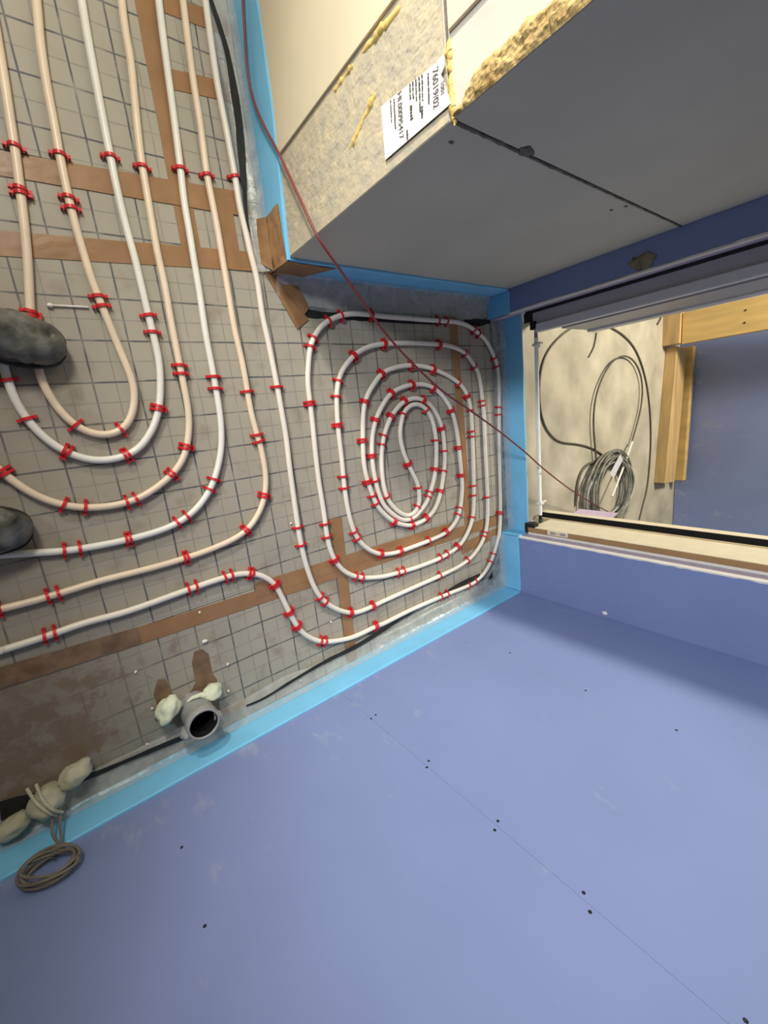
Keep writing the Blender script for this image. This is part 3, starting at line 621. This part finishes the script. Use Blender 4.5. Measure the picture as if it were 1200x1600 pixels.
# ---- red clips
def clip_mesh():
    bm = bmesh.new(); n = 10; ri, ro, hw = 0.0098, 0.0130, 0.0034
    prof = []
    for k in range(n + 1):
        a = math.pi * k / n; prof.append((math.cos(a), math.sin(a)))
    pts_o = [(ro, -PZ + 0.0006)] + [(ro * c_, ro * s_) for c_, s_ in prof] + [(-ro, -PZ + 0.0006)]
    pts_i = [(ri, -PZ + 0.0006)] + [(ri * c_, ri * s_) for c_, s_ in prof] + [(-ri, -PZ + 0.0006)]
    rows = []
    for po, pi in zip(pts_o, pts_i):
        rows.append([bm.verts.new((-hw, po[0], po[1])), bm.verts.new((hw, po[0], po[1])), bm.verts.new((hw, pi[0], pi[1])), bm.verts.new((-hw, pi[0], pi[1]))])
    for a, b in zip(rows, rows[1:]):
        for k in range(4): bm.faces.new((a[k], a[(k + 1) % 4], b[(k + 1) % 4], b[k]))
    bm.faces.new(rows[0]); bm.faces.new(rows[-1][::-1])
    for s in (-1, 1):
        y0, y1 = sorted((s * 0.0118, s * 0.0205))
        box_bm(-0.0030, 0.0030, y0, y1, -0.0050, -0.0006, 0, bm)
        y0, y1 = sorted((s * 0.0165, s * 0.0205))
        box_bm(-0.0036, 0.0036, y0, y1, -PZ + 0.0006, 0.0012, 0, bm)
    me = bpy.data.meshes.new('pipe_clip'); bmesh.ops.recalc_face_normals(bm, faces=bm.faces); bm.to_mesh(me); bm.free(); me.materials.append(M_RED)
    return me
CLIP = clip_mesh()
clips = {
 'inner': [(22, 230), (35, 300, 2), (50, 489, 2), (95, 240), (108, 311), (110, 326), (150, 461), (156, 478), (118, 667), (191, 673)],
 'second': [(172, 241), (229, 494), (233, 519), (248, 636, 2), (197, 714, 2), (105, 710, 2), (38, 651), (14, 592)],
 'third': [(220, 257), (278, 569), (280, 585), (293, 697, 2), (269, 744, 2), (216, 780), (201, 784), (130, 793), (100, 790), (3, 737, 2)],
 'fourth': [(281, 265), (334, 589), (334, 609), (336, 750), (330, 766), (293, 810), (277, 818), (197, 844, 2), (126, 857), (98, 862)],
 'fifth': [(322, 271), (386, 611), (399, 680), (402, 690), (414, 774, 2), (388, 828, 2), (289, 872, 2), (91, 927), (74, 932), (2, 952)],
 'spiral': [(366, 274), (432, 604), (467, 824), (470, 853), (501, 934), (508, 941), (549, 957, 2), (584, 946, 2), (687, 900), (732, 873), (757, 831), (756, 837), (762, 778), (754, 625), (754, 632), (744, 573), (729, 552), (687, 539, 2), (603, 537, 2), (554, 552, 2), (528, 595), (526, 620), (529, 663, 2), (537, 745), (540, 761), (555, 832), (561, 842), (594, 866, 2), (627, 860, 2), (670, 845), (697, 831, 2), (718, 792), (716, 802), (721, 742, 2), (717, 698, 2), (707, 639, 2), (679, 605, 2), (645, 600, 2), (611, 614, 2), (587, 655, 2), (580, 711, 2), (587, 751), (643, 811), (672, 769), (670, 775), (680, 733, 2), (681, 689), (666, 640), (631, 646), (637, 725, 2), (653, 763), (652, 793),
   (84, 989), (71, 994), (293, 922), (306, 917), (353, 902), (363, 899), (387, 896), (393, 896), (431, 913, 2), (452, 957, 2), (465, 981, 2), (501, 1001), (510, 1003), (588, 978, 2), (690, 932), (700, 928), (733, 915), (744, 908), (767, 878), (772, 867), (782, 800, 2), (780, 636), (780, 648), (773, 559), (776, 572), (748, 521), (741, 516), (686, 501), (700, 502), (580, 492, 2), (533, 493), (515, 500), (490, 528), (485, 542), (485, 632, 2), (509, 819), (512, 838), (523, 876, 2), (557, 901), (567, 903), (622, 895), (631, 892), (688, 872), (700, 864), (715, 855, 2), (738, 807), (740, 757), (740, 773), (738, 673), (738, 683), (736, 642), (730, 618, 2), (716, 598), (677, 578, 2), (644, 572, 2), (597, 584, 2), (571, 626, 2), (567, 689, 2), (574, 751, 2), (582, 774), (587, 786), (615, 815, 2), (645, 820, 2), (667, 810, 2), (688, 768, 2), (694, 736), (694, 705), (690, 668, 2), (662, 625, 2), (633, 627, 2), (610, 651, 2), (600, 681), (598, 697), (605, 778)]}
cname = {'inner': 'innermost cream pipe loop', 'second': 'white second pipe loop', 'third': 'cream third pipe loop', 'fourth': 'white fourth pipe loop', 'fifth': 'outermost cream U bend'}
def clip_label(key, x, y):
    dbl = 'small red clip'
    if key != 'spiral':
        if y < 400: pl = 'where it crosses the brown tapes'
        elif key == 'inner' and x < 60: pl = 'right at the shoe'
        elif y < 625: pl = 'on its straight flank'
        elif x < 45 or (key in ('fourth', 'fifth') and x < 130): pl = 'near the left picture edge'
        elif x < 160: pl = 'on its lower left'
        else: pl = 'at its lower right bend'
        return '%s on the %s, %s' % (dbl, cname[key], pl), 'clips on the %s' % cname[key]
    g = 'clips on the spiral pipe'
    if x < 480 and y < 700: return '%s on the straight run feeding the spiral pipe' % dbl, g
    if x < 480 and y < 870: return '%s low on the straight run feeding the spiral' % dbl, g
    if x < 120: return '%s on the lowest pipe run near the left edge' % dbl, g
    if x < 480 and y > 870: return '%s on the lowest pipe around its S bend' % dbl, g
    e = math.hypot((x - 640) / 150, (y - 722) / 235)
    if x > 768 or (y < 532) or (x < 510 and y < 700) or y > 925: ring = 'outermost turn'
    elif e > 0.82: ring = 'second outer turn'
    elif e > 0.56: ring = 'middle turn'
    elif e > 0.30 or abs(x - 645) > 32: ring = 'inner turn'
    else: ring = 'central S curve'
    dx, dy = (x - 640) / 150, (y - 722) / 235
    side = ('door side' if dx > 0 else 'U-bend side') if abs(dx) > abs(dy) else ('drain side' if dy > 0 else 'partition side')
    return '%s on the %s of the spiral pipe, %s' % (dbl, ring, side), g
for key, lst in clips.items():
    P = PIPES[key]
    for c_ in lst:
        q = fl(c_[0], c_[1], PZ + 0.003)
        i = min(range(1, len(P) - 1), key=lambda k: (P[k] - q).length_squared)
        t = (P[i + 1] - P[i - 1]).normalized()
        for off in ((-0.0048, 0.0048) if len(c_) > 2 else (0,)):
            o = bpy.data.objects.new('pipe_clip', CLIP); COL.objects.link(o)
            o.location = P[i] + t * off; o.rotation_euler = (0, 0, math.atan2(t.y, t.x) + random.uniform(-0.12, 0.12))
            lab_, grp_ = clip_label(key, c_[0], c_[1]); tag(o, lab_, 'clip', grp_)

# ------------------------------------------------------------------ shoes of the photographer
def shoe(loc, rz, label, seed):
    e = tag(empty('work_shoe', loc), label, 'shoe')
    e.matrix_basis = Matrix.Translation(loc) @ Matrix.Rotation(rz, 4, 'Z')
    # x runs from toe (0) to heel (-0.30)
    st = [(0.000, 0.012, 0.030), (-0.010, 0.030, 0.046), (-0.03, 0.043, 0.058), (-0.06, 0.051, 0.066), (-0.10, 0.053, 0.076), (-0.14, 0.049, 0.092), (-0.17, 0.044, 0.105), (-0.20, 0.041, 0.112), (-0.25, 0.040, 0.116), (-0.285, 0.036, 0.118), (-0.300, 0.022, 0.115)]
    V = []; F = []; n = 28
    S = catmull([Vector(s_) for s_ in st], 0.006)
    for x, hw, h in S:
        for k in range(n + 1):
            a = math.pi * k / n; cy = math.cos(a); sy = math.sin(a)
            y = hw * (abs(cy) ** 0.75) * (1 if cy >= 0 else -1); z = 0.018 + (h - 0.018) * sy ** 0.7
            d = 0.006 * noise.noise(Vector((x * 30 + seed, y * 30, z * 30))) - 0.007 * abs(noise.noise(Vector((x * 42 + y * 20, y * 26 + seed, z * 30)))) + 0.003
            V.append((x, y + d, z + d))
    m_ = n + 1
    for i in range(len(S) - 1):
        for k in range(n): F.append((i * m_ + k, i * m_ + k + 1, (i + 1) * m_ + k + 1, (i + 1) * m_ + k))
    F.append(tuple(range(m_))); F.append(tuple(range((len(S) - 1) * m_, len(S) * m_)))
    def child(name, V, F, material, sm=True):
        me = bpy.data.meshes.new(name); me.from_pydata(V, [], F); me.update(); me.materials.append(material)
        for p_ in me.polygons: p_.use_smooth = sm
        o = bpy.data.objects.new(name, me); COL.objects.link(o); o.parent = e; return o
    child('upper', V, F, M_COVER)
    V = []; F = []
    ring = [(x, hw) for x, hw, h in S]
    out = [(x, hw + 0.004) for x, hw in ring] + [(x, -hw - 0.004) for x, hw in ring[::-1]]
    k = len(out); V = [(x, y, 0.0) for x, y in out] + [(x, y, 0.022) for x, y in out]
    F = [tuple(range(k)), tuple(range(k, 2 * k))[::-1]] + [(i, (i + 1) % k, k + (i + 1) % k, k + i) for i in range(k)]
    child('sole', V, F, M_SHOE, False)
    # ankle collar with an open top
    bm = lathe_bm([(0.050, 0.070), (0.047, 0.105), (0.044, 0.130), (0.040, 0.132), (0.037, 0.10)], 20)
    me = bpy.data.meshes.new('collar'); bm.to_mesh(me); bm.free()
    for v in me.vertices: v.co.x = v.co.x * 1.25 - 0.235; v.co.y *= 0.95
    me.materials.append(M_SHOE); o = bpy.data.objects.new('collar', me); COL.objects.link(o); o.parent = e
    # laces
    for i in range(3):
        x = -0.115 - 0.026 * i; h = 0.082 + 0.0125 * i
        Pl = [Vector((x, -0.03, h - 0.006)), Vector((x - 0.004, 0, h + 0.007)), Vector((x, 0.03, h - 0.006))]
        Vt, Ft = tube_data(catmull(Pl, 0.006), 0.003, 6); child('lace', Vt, Ft, M_SHOE)
    return e
shoe((-0.238, -0.128, 0.0215), math.radians(-14), 'dusty dark work shoe at the left edge standing on the cream loop', 1)
shoe((-0.392, -0.525, 0.0215), math.radians(-10), 'dark shoe toe at the left edge above the long white pipe', 5)

# ------------------------------------------------------------------ drain stub and foam
ds = tag(empty('drain_stub', (-0.150, -1.158, 0)), 'open grey drain pipe stub with foam lumps beside the blue strip', 'drain pipe')
bm = lathe_bm([(0.046, -0.004), (0.045, 0.03), (0.043, 0.085), (0.0455, 0.088), (0.0455, 0.112), (0.0435, 0.117), (0.0385, 0.117), (0.0375, 0.112)], 28)
for v in bm.verts:
    d = 0.0022 * noise.noise(v.co * 40); v.co.x += d; v.co.y += d
bmesh.ops.translate(bm, verts=bm.verts, vec=(-0.150, -1.158, 0))
bm_obj('pipe_wall', bm, M_PVC, ds, True)
bm = lathe_bm([(0.0376, 0.113), (0.0372, 0.03), (0.034, 0.012), (0.0005, 0.010)], 28); bmesh.ops.translate(bm, verts=bm.verts, vec=(-0.150, -1.158, 0)); bm_obj('dark_bore', bm, M_BLACK, ds, True)  # shade of a deep open pipe, painted black on a shallow insert
blob('cement_lump', (-0.192, -1.195, 0.06), (0.018, 0.016, 0.03), M_PVC, ds, 0.3, 4)
blob('cement_lump', (-0.106, -1.172, 0.09), (0.012, 0.016, 0.02), M_PVC, ds, 0.3, 6)
tag(blob('foam_lump', (-0.222, -1.112, 0.036), (0.042, 0.028, 0.034), M_FOAM, None, 0.35, 2, 0.9), 'pale expanding foam lump on the left of the drain stub', 'foam')
fo = tag(blob('foam_lump', (-0.098, -1.122, 0.034), (0.030, 0.022, 0.030), M_FOAM, None, 0.3, 9, 0.3), 'pale expanding foam lump above the drain stub with a drawn-out tail', 'foam')
tube('tail', [Vector((-0.112, -1.118, 0.045)), Vector((-0.135, -1.106, 0.048)), Vector((-0.155, -1.106, 0.044)), Vector((-0.168, -1.114, 0.038))], [0.013, 0.007, 0.006, 0.003], M_FOAM, fo, 8)
# ---- foam lumps, dark hollow and wire loop in the far corner by the wall
F4 = [((-0.455, -1.172, 0.035), (0.040, 0.026, 0.034), 0.35, 'dusty foam lump lying right of the other dusty lumps'), ((-0.522, -1.205, 0.040), (0.038, 0.036, 0.040), 0.2, 'dusty pale foam lump wound with string above the wire loop'),
      ((-0.592, -1.232, 0.030), (0.040, 0.022, 0.028), 0.4, 'long pale foam lump left of the string-wound one'), ((-0.652, -1.235, 0.022), (0.022, 0.020, 0.022), 0.3, 'small pale foam lump at the very left edge')]
for i, (l, s_, r, lab) in enumerate(F4):
    o = tag(blob('foam_lump', l, s_, M_FOAMD, None, 0.28, 20 + i, r), lab, 'foam')
    if i == 1:
        for k in range(2):
            Pl = [Vector((l[0] - 0.028 + 0.018 * k, l[1] + 0.05, 0.03)), Vector((l[0] - 0.012 + 0.012 * k, l[1] + 0.03, 0.075)), Vector((l[0] + 0.004 + 0.01 * k, l[1], 0.088)), Vector((l[0] + 0.012 + 0.012 * k, l[1] - 0.03, 0.068))]
            tube('string', catmull(Pl, 0.01), 0.004, M_FOAMD, o, 6)
def wire_loop():
    P = []
    cx, cz = -0.528, 0.185
    for i in range(6 * 28 + 1):
        a = 2 * math.pi * i / 28; k = i / 28
        rx = 0.058 + 0.006 * math.sin(k * 2.1 + 1); rz = 0.036 + 0.005 * math.cos(k * 1.7)
        x = rx * math.cos(a); z = rz * math.sin(a); ca, sa = math.cos(0.55), math.sin(0.55)
        P.append(Vector((cx + x * ca - z * sa, YR + 0.02 + 0.010 * math.sin(a + k) + 0.002 * k, cz + x * sa * 0.8 + z * ca)))
    return P
wl = tag(tube('wire_loop', wire_loop(), 0.0035, M_WIRE, None, 6), 'small coil of grey brown wire hanging on the blue wall', 'wire')
for k in range(2):
    Pl = [Vector((-0.515 + 0.014 * k, -1.225, 0.06)), Vector((-0.522 + 0.016 * k, -1.255, 0.10)), Vector((-0.512 + 0.004 * k, -1.262, 0.135)), Vector((-0.524, -1.262, 0.165))]
    tube('tail', catmull(Pl, 0.01), 0.0033, M_WIRE, wl, 6)
# ---- crumbs and a loose plastic pin
pin = tag(empty('plastic_pin', fl(110, 479)), 'thin white plastic pin lying on the panel beside the inner loop', 'pin')
tube('shaft', [fl(82, 477, 0.0045), fl(138, 480, 0.0045)], 0.0022, M_WHITE, pin, 6)
blob('head', fl(78, 477, 0.0065), (0.0062, 0.005, 0.005), M_WHITE, pin, 0.1, 2)
cl = [(312, 1112, .004), (356, 1038, .005), (357, 1080, .005), (320, 1002, .007), (212, 1050, .004), (238, 1107, .004), (230, 1163, .004), (455, 818, .004), (517, 972, .004), (690, 962, .009), (700, 958, .006), (737, 946, .008), (470, 1063, .005), (472, 1082, .006), (312, 957, .004), (790, 845, .007)]
for i, (x, y, r) in enumerate(cl):
    p = fl(x, y, r * 0.6)
    tag(blob('plaster_crumb', p, (r * 1.1, r * 0.8, r * 0.6), M_CRUMB, None, 0.4, 40 + i, i), 'tiny white plaster crumb lying on the grid film', 'debris', 'plaster crumbs on the floor')

# ------------------------------------------------------------------ red cable: along the end wall, round the corner, into the hall
cp = [hit(378, -40, 0, 0.312), hit(379, 0, 0, 0.312), hit(383, 60, 0, 0.312), hit(385, 100, 0, 0.312), hit(394, 150, 0, 0.314), hit(412, 195, 0, 0.316), hit(432, 232, 0, 0.318), hit(452, 275, 0, 0.318), hit(475, 325, 0, 0.318), hit(497, 372, 0, 0.326)]
zc = cp[-1].z
rest = [(520, 405, 0.29), (560, 462, 0.27), (600, 518, 0.25), (640, 563, 0.235), (690, 610, 0.22), (730, 638, 0.21), (780, 674, 0.195), (820, 706, 0.185), (850, 733, 0.165), (890, 764, 0.12), (925, 786, 0.09), (955, 802, 0.075)]
cp += [fl(x, y, z) for x, y, z in rest]
tag(tube('red_cable', smooth(catmull(cp, 0.015), 4), 0.0034, M_CABLE, None, 8), 'thin dark red cable stretched over the spiral into the next room', 'cable')

# ------------------------------------------------------------------ paper label on the bare end of the partition
XL = XE - 0.0050
lb = tag(empty('paper_label', (XL, 0.17, 0.66)), 'white printed paper label with a folded corner on the bare block', 'label')
c4 = [(0.219, 0.578), (0.199, 0.728), (0.128, 0.752), (0.131, 0.575)]
V = []; F = []; n = 10
for i in range(n + 1):
    for j in range(n + 1):
        u, v = i / n, j / n
        y = (c4[0][0] * (1 - u) + c4[1][0] * u) * (1 - v) + (c4[3][0] * (1 - u) + c4[2][0] * u) * v
        z = (c4[0][1] * (1 - u) + c4[1][1] * u) * (1 - v) + (c4[3][1] * (1 - u) + c4[2][1] * u) * v
        V.append((XL + 0.0002, y, z))
for i in range(n):
    for j in range(n):
        a = i * (n + 1) + j; F.append((a, a + 1, a + n + 2, a + n + 1))
o = mesh_obj('sheet', V, F, M_PAPER, lb); md = o.modifiers.new('thick', 'SOLIDIFY'); md.thickness = 0.0004
mesh_obj('folded_corner', [(XL - 0.001, 0.201, 0.727), (XL - 0.002, 0.176, 0.737), (XL - 0.006, 0.181, 0.750), (XL - 0.004, 0.197, 0.746)], [(0, 1, 2, 3)], M_PAPER, lb)
def text(s, y, z, size, squeeze=1.0):
    cu = bpy.data.curves.new('print', 'FONT'); cu.body = s; cu.size = size; cu.extrude = 0.0001; cu.align_x = 'LEFT'; cu.resolution_u = 3
    ob = bpy.data.objects.new('print', cu); COL.objects.link(ob)
    bpy.context.view_layer.update()
    me = bpy.data.meshes.new_from_object(ob.evaluated_get(bpy.context.evaluated_depsgraph_get()))
    bpy.data.objects.remove(ob); bpy.data.curves.remove(cu)
    # reads towards the corner (-Y), letters upright (+Z), facing the room (-X)
    R = Matrix(((0, 0, -1), (-1, 0, 0), (0, 1, 0))).to_4x4()
    me.transform(Matrix.Translation((XL - 0.0006, y, z)) @ R @ Matrix.Rotation(math.radians(-4), 4, 'Z') @ Matrix.Diagonal((squeeze, 1, 1, 1)))
    me.materials.clear()
    return link('print_line', me, M_INK, lb)
text('1001', 0.168, 0.7325, 0.0130, 0.75)
text('76019/02', 0.194, 0.7165, 0.0190, 0.76)
text('HI.00095417', 0.212, 0.6265, 0.0175, 0.78)
# rows of print too small to read: runs of short marks
rp = random.Random(11)
for y0, z, ln, h in ((0.196, 0.7045, 0.042, 0.004), (0.203, 0.690, 0.036, 0.004), (0.204, 0.6825, 0.052, 0.0045), (0.205, 0.6745, 0.030, 0.004), (0.206, 0.6665, 0.024, 0.004), (0.207, 0.659, 0.020, 0.004), (0.160, 0.6835, 0.018, 0.0055), (0.176, 0.656, 0.020, 0.008), (0.146, 0.642, 0.014, 0.005), (0.210, 0.6145, 0.046, 0.004), (0.213, 0.605, 0.032, 0.0035)):
    bm = bmesh.new(); y = y0
    while y > y0 - ln:
        wd = rp.uniform(0.0012, 0.0030)
        box_bm(XL - 0.0007, XL - 0.0005, y - wd, y, z - (y0 - y) * 0.07, z - (y0 - y) * 0.07 + h * rp.uniform(0.7, 1), 0, bm)
        y -= wd + rp.choice((0.0008, 0.0009, 0.0009, 0.0022))
    bm_obj('print_line', bm, M_INK, lb)

# ------------------------------------------------------------------ things in the hall
post = tag(empty('timber_post', (3.40, 0.02, 0)), 'upright pine post fixed before the blue board in the next room', 'timber')
box('stud', 3.36, 3.42, -0.095, 0.115, 0.112, 2.2, M_WOOD, post, 0.003)
box('foot_block', 3.335, 3.42, -0.088, 0.135, 0.0, 0.108, M_WOODY, post, 0.003)
for yy in (0.045, -0.03):
    blob('nail', (3.359, yy, 0.46), (0.002, 0.006, 0.006), M_BLACK, post, 0.1, 3)
def lying(name, p0, p1, wid, z0, z1, material, label):
    p0 = Vector((*p0, 0)); p1 = Vector((*p1, 0)); t = (p1 - p0).normalized(); s = Vector((-t.y, t.x, 0)) * wid
    bm = bmesh.new(); vs = []
    for p_ in (p0, p1):
        for q in (p_, p_ + s):
            for z in (z0, z1): vs.append(bm.verts.new((q.x, q.y, z)))
    for f in ((0, 1, 3, 2), (4, 6, 7, 5), (0, 4, 5, 1), (2, 3, 7, 6), (0, 2, 6, 4), (1, 5, 7, 3)): bm.faces.new([vs[i] for i in f])
    bmesh.ops.recalc_face_normals(bm, faces=bm.faces)
    bmesh.ops.bevel(bm, geom=bm.edges[:], offset=0.003, segments=1, affect='EDGES')
    return tag(bm_obj(name, bm, material), label, 'timber')
lying('timber_sleeper', (3.27, -1.09), (3.40, -0.10), -0.20, 0.0, 0.075, M_WOODY, 'wide timber lying on the floor at the foot of the post')
lying('timber_batten', (3.56, -1.12), (3.625, -0.10), -0.055, 0.0, 0.105, M_WOOD, 'narrow pale batten lying against the blue board')
# big loops of dark cable lying on the hall floor
hc = lambda pts, z=0.006: [fl(x, y, z) for x, y in pts]
tag(tube('floor_cable', smooth(catmull(hc([(944, 713), (927, 701), (902, 694), (871, 690), (853, 671), (845, 648), (842, 610), (846, 570), (860, 541), (885, 517), (905, 507), (925, 503), (946, 508), (969, 520), (990, 541), (1004, 573), (1013, 615), (1017, 667), (1016, 713), (1011, 765), (1004, 790), (999, 812)]), 0.03), 6), 0.0055, M_DKC, None, 8), 'big loop of dark cable lying wide on the concrete of the next room', 'cable')
tag(tube('floor_cable', smooth(catmull(hc([(933, 735), (930, 699), (927, 664), (930, 622), (941, 590), (955, 566), (975, 555), (993, 566), (1004, 597), (1002, 636), (993, 671), (986, 695)], 0.02), 0.03), 6), 0.0055, M_DKC, None, 8), 'smaller inner loop of dark cable above the coil', 'cable')
tag(tube('floor_cable', catmull([fl(988, 690, 0.03), fl(972, 735, 0.06), fl(956, 776, 0.07)], 0.03), 0.007, M_WHITE, None, 8), 'short white cable end crossing the coil', 'cable')
tag(tube('floor_cable', smooth(catmull(hc([(945, 722), (925, 722), (911, 731), (903, 751), (900, 775), (900, 790)], 0.008), 0.03), 3), 0.008, M_DKC, None, 8), 'dark cable bow just left of the coil', 'cable')
tag(tube('floor_cable', smooth(catmull(hc([(932, 520), (931, 535), (926, 548), (920, 558)]), 0.03), 2), 0.004, M_DKC, None, 6), 'short dark cable scrap near the left door jamb', 'cable')
tag(tube('floor_cable', smooth(catmull(hc([(1036, 484), (1034, 495), (1027, 507)]), 0.03), 2), 0.006, M_DKC, None, 6), 'short dark cable end beside the timber post', 'cable')
ce = tag(empty('cable_coil', (2.46, -0.99, 0)), 'thick coil of grey cable on the concrete floor of the next room', 'cable')
rnd = random.Random(3)
for k in range(16):
    P = []; rx = 0.27 + rnd.uniform(-0.05, 0.045); ry = 0.21 + rnd.uniform(-0.045, 0.035); ox, oy = rnd.uniform(-0.03, 0.03), rnd.uniform(-0.025, 0.02); zz = 0.008 + 0.0040 * k; ph = rnd.uniform(0, 6)
    for i in range(48):
        a = 2 * math.pi * i / 48
        P.append(Vector((2.46 + ox + rx * math.cos(a), -0.99 + oy + ry * math.sin(a), zz + 0.003 * math.sin(2 * a + ph) + 0.003)))
    tube('cable_turn', P, 0.0068, M_GRC if k % 4 else mat('light_cable', (0.42, 0.42, 0.38), 0.4, 0.1), ce, 7, True)
a0 = Vector((2.42, -0.80, 0.08))
quadgrid('tape_band', [Vector((2.36, -0.86, 0.085)), Vector((2.50, -0.76, 0.083)), Vector((2.54, -0.80, 0.083)), Vector((2.41, -0.90, 0.085))], 6, 0.004, 3, ce, M_FRLIGHT)
pk = [fl(878, 815, 0.085), fl(905, 795, 0.085), fl(962, 801, 0.085), fl(943, 822, 0.085)]
bm = bmesh.new(); vs = [bm.verts.new(p_) for p_ in pk]; f = bm.faces.new(vs)
ex = bmesh.ops.extrude_face_region(bm, geom=[f]); bmesh.ops.translate(bm, verts=[g for g in ex['geom'] if isinstance(g, bmesh.types.BMVert)], vec=(0, 0, 0.0125))
tag(bm_obj('board_offcut', bm, mat('pink_board', (0.62, 0.50, 0.66), 0.7, 0.05)), 'lilac plasterboard offcut lying on the coil beside the frame', 'board')
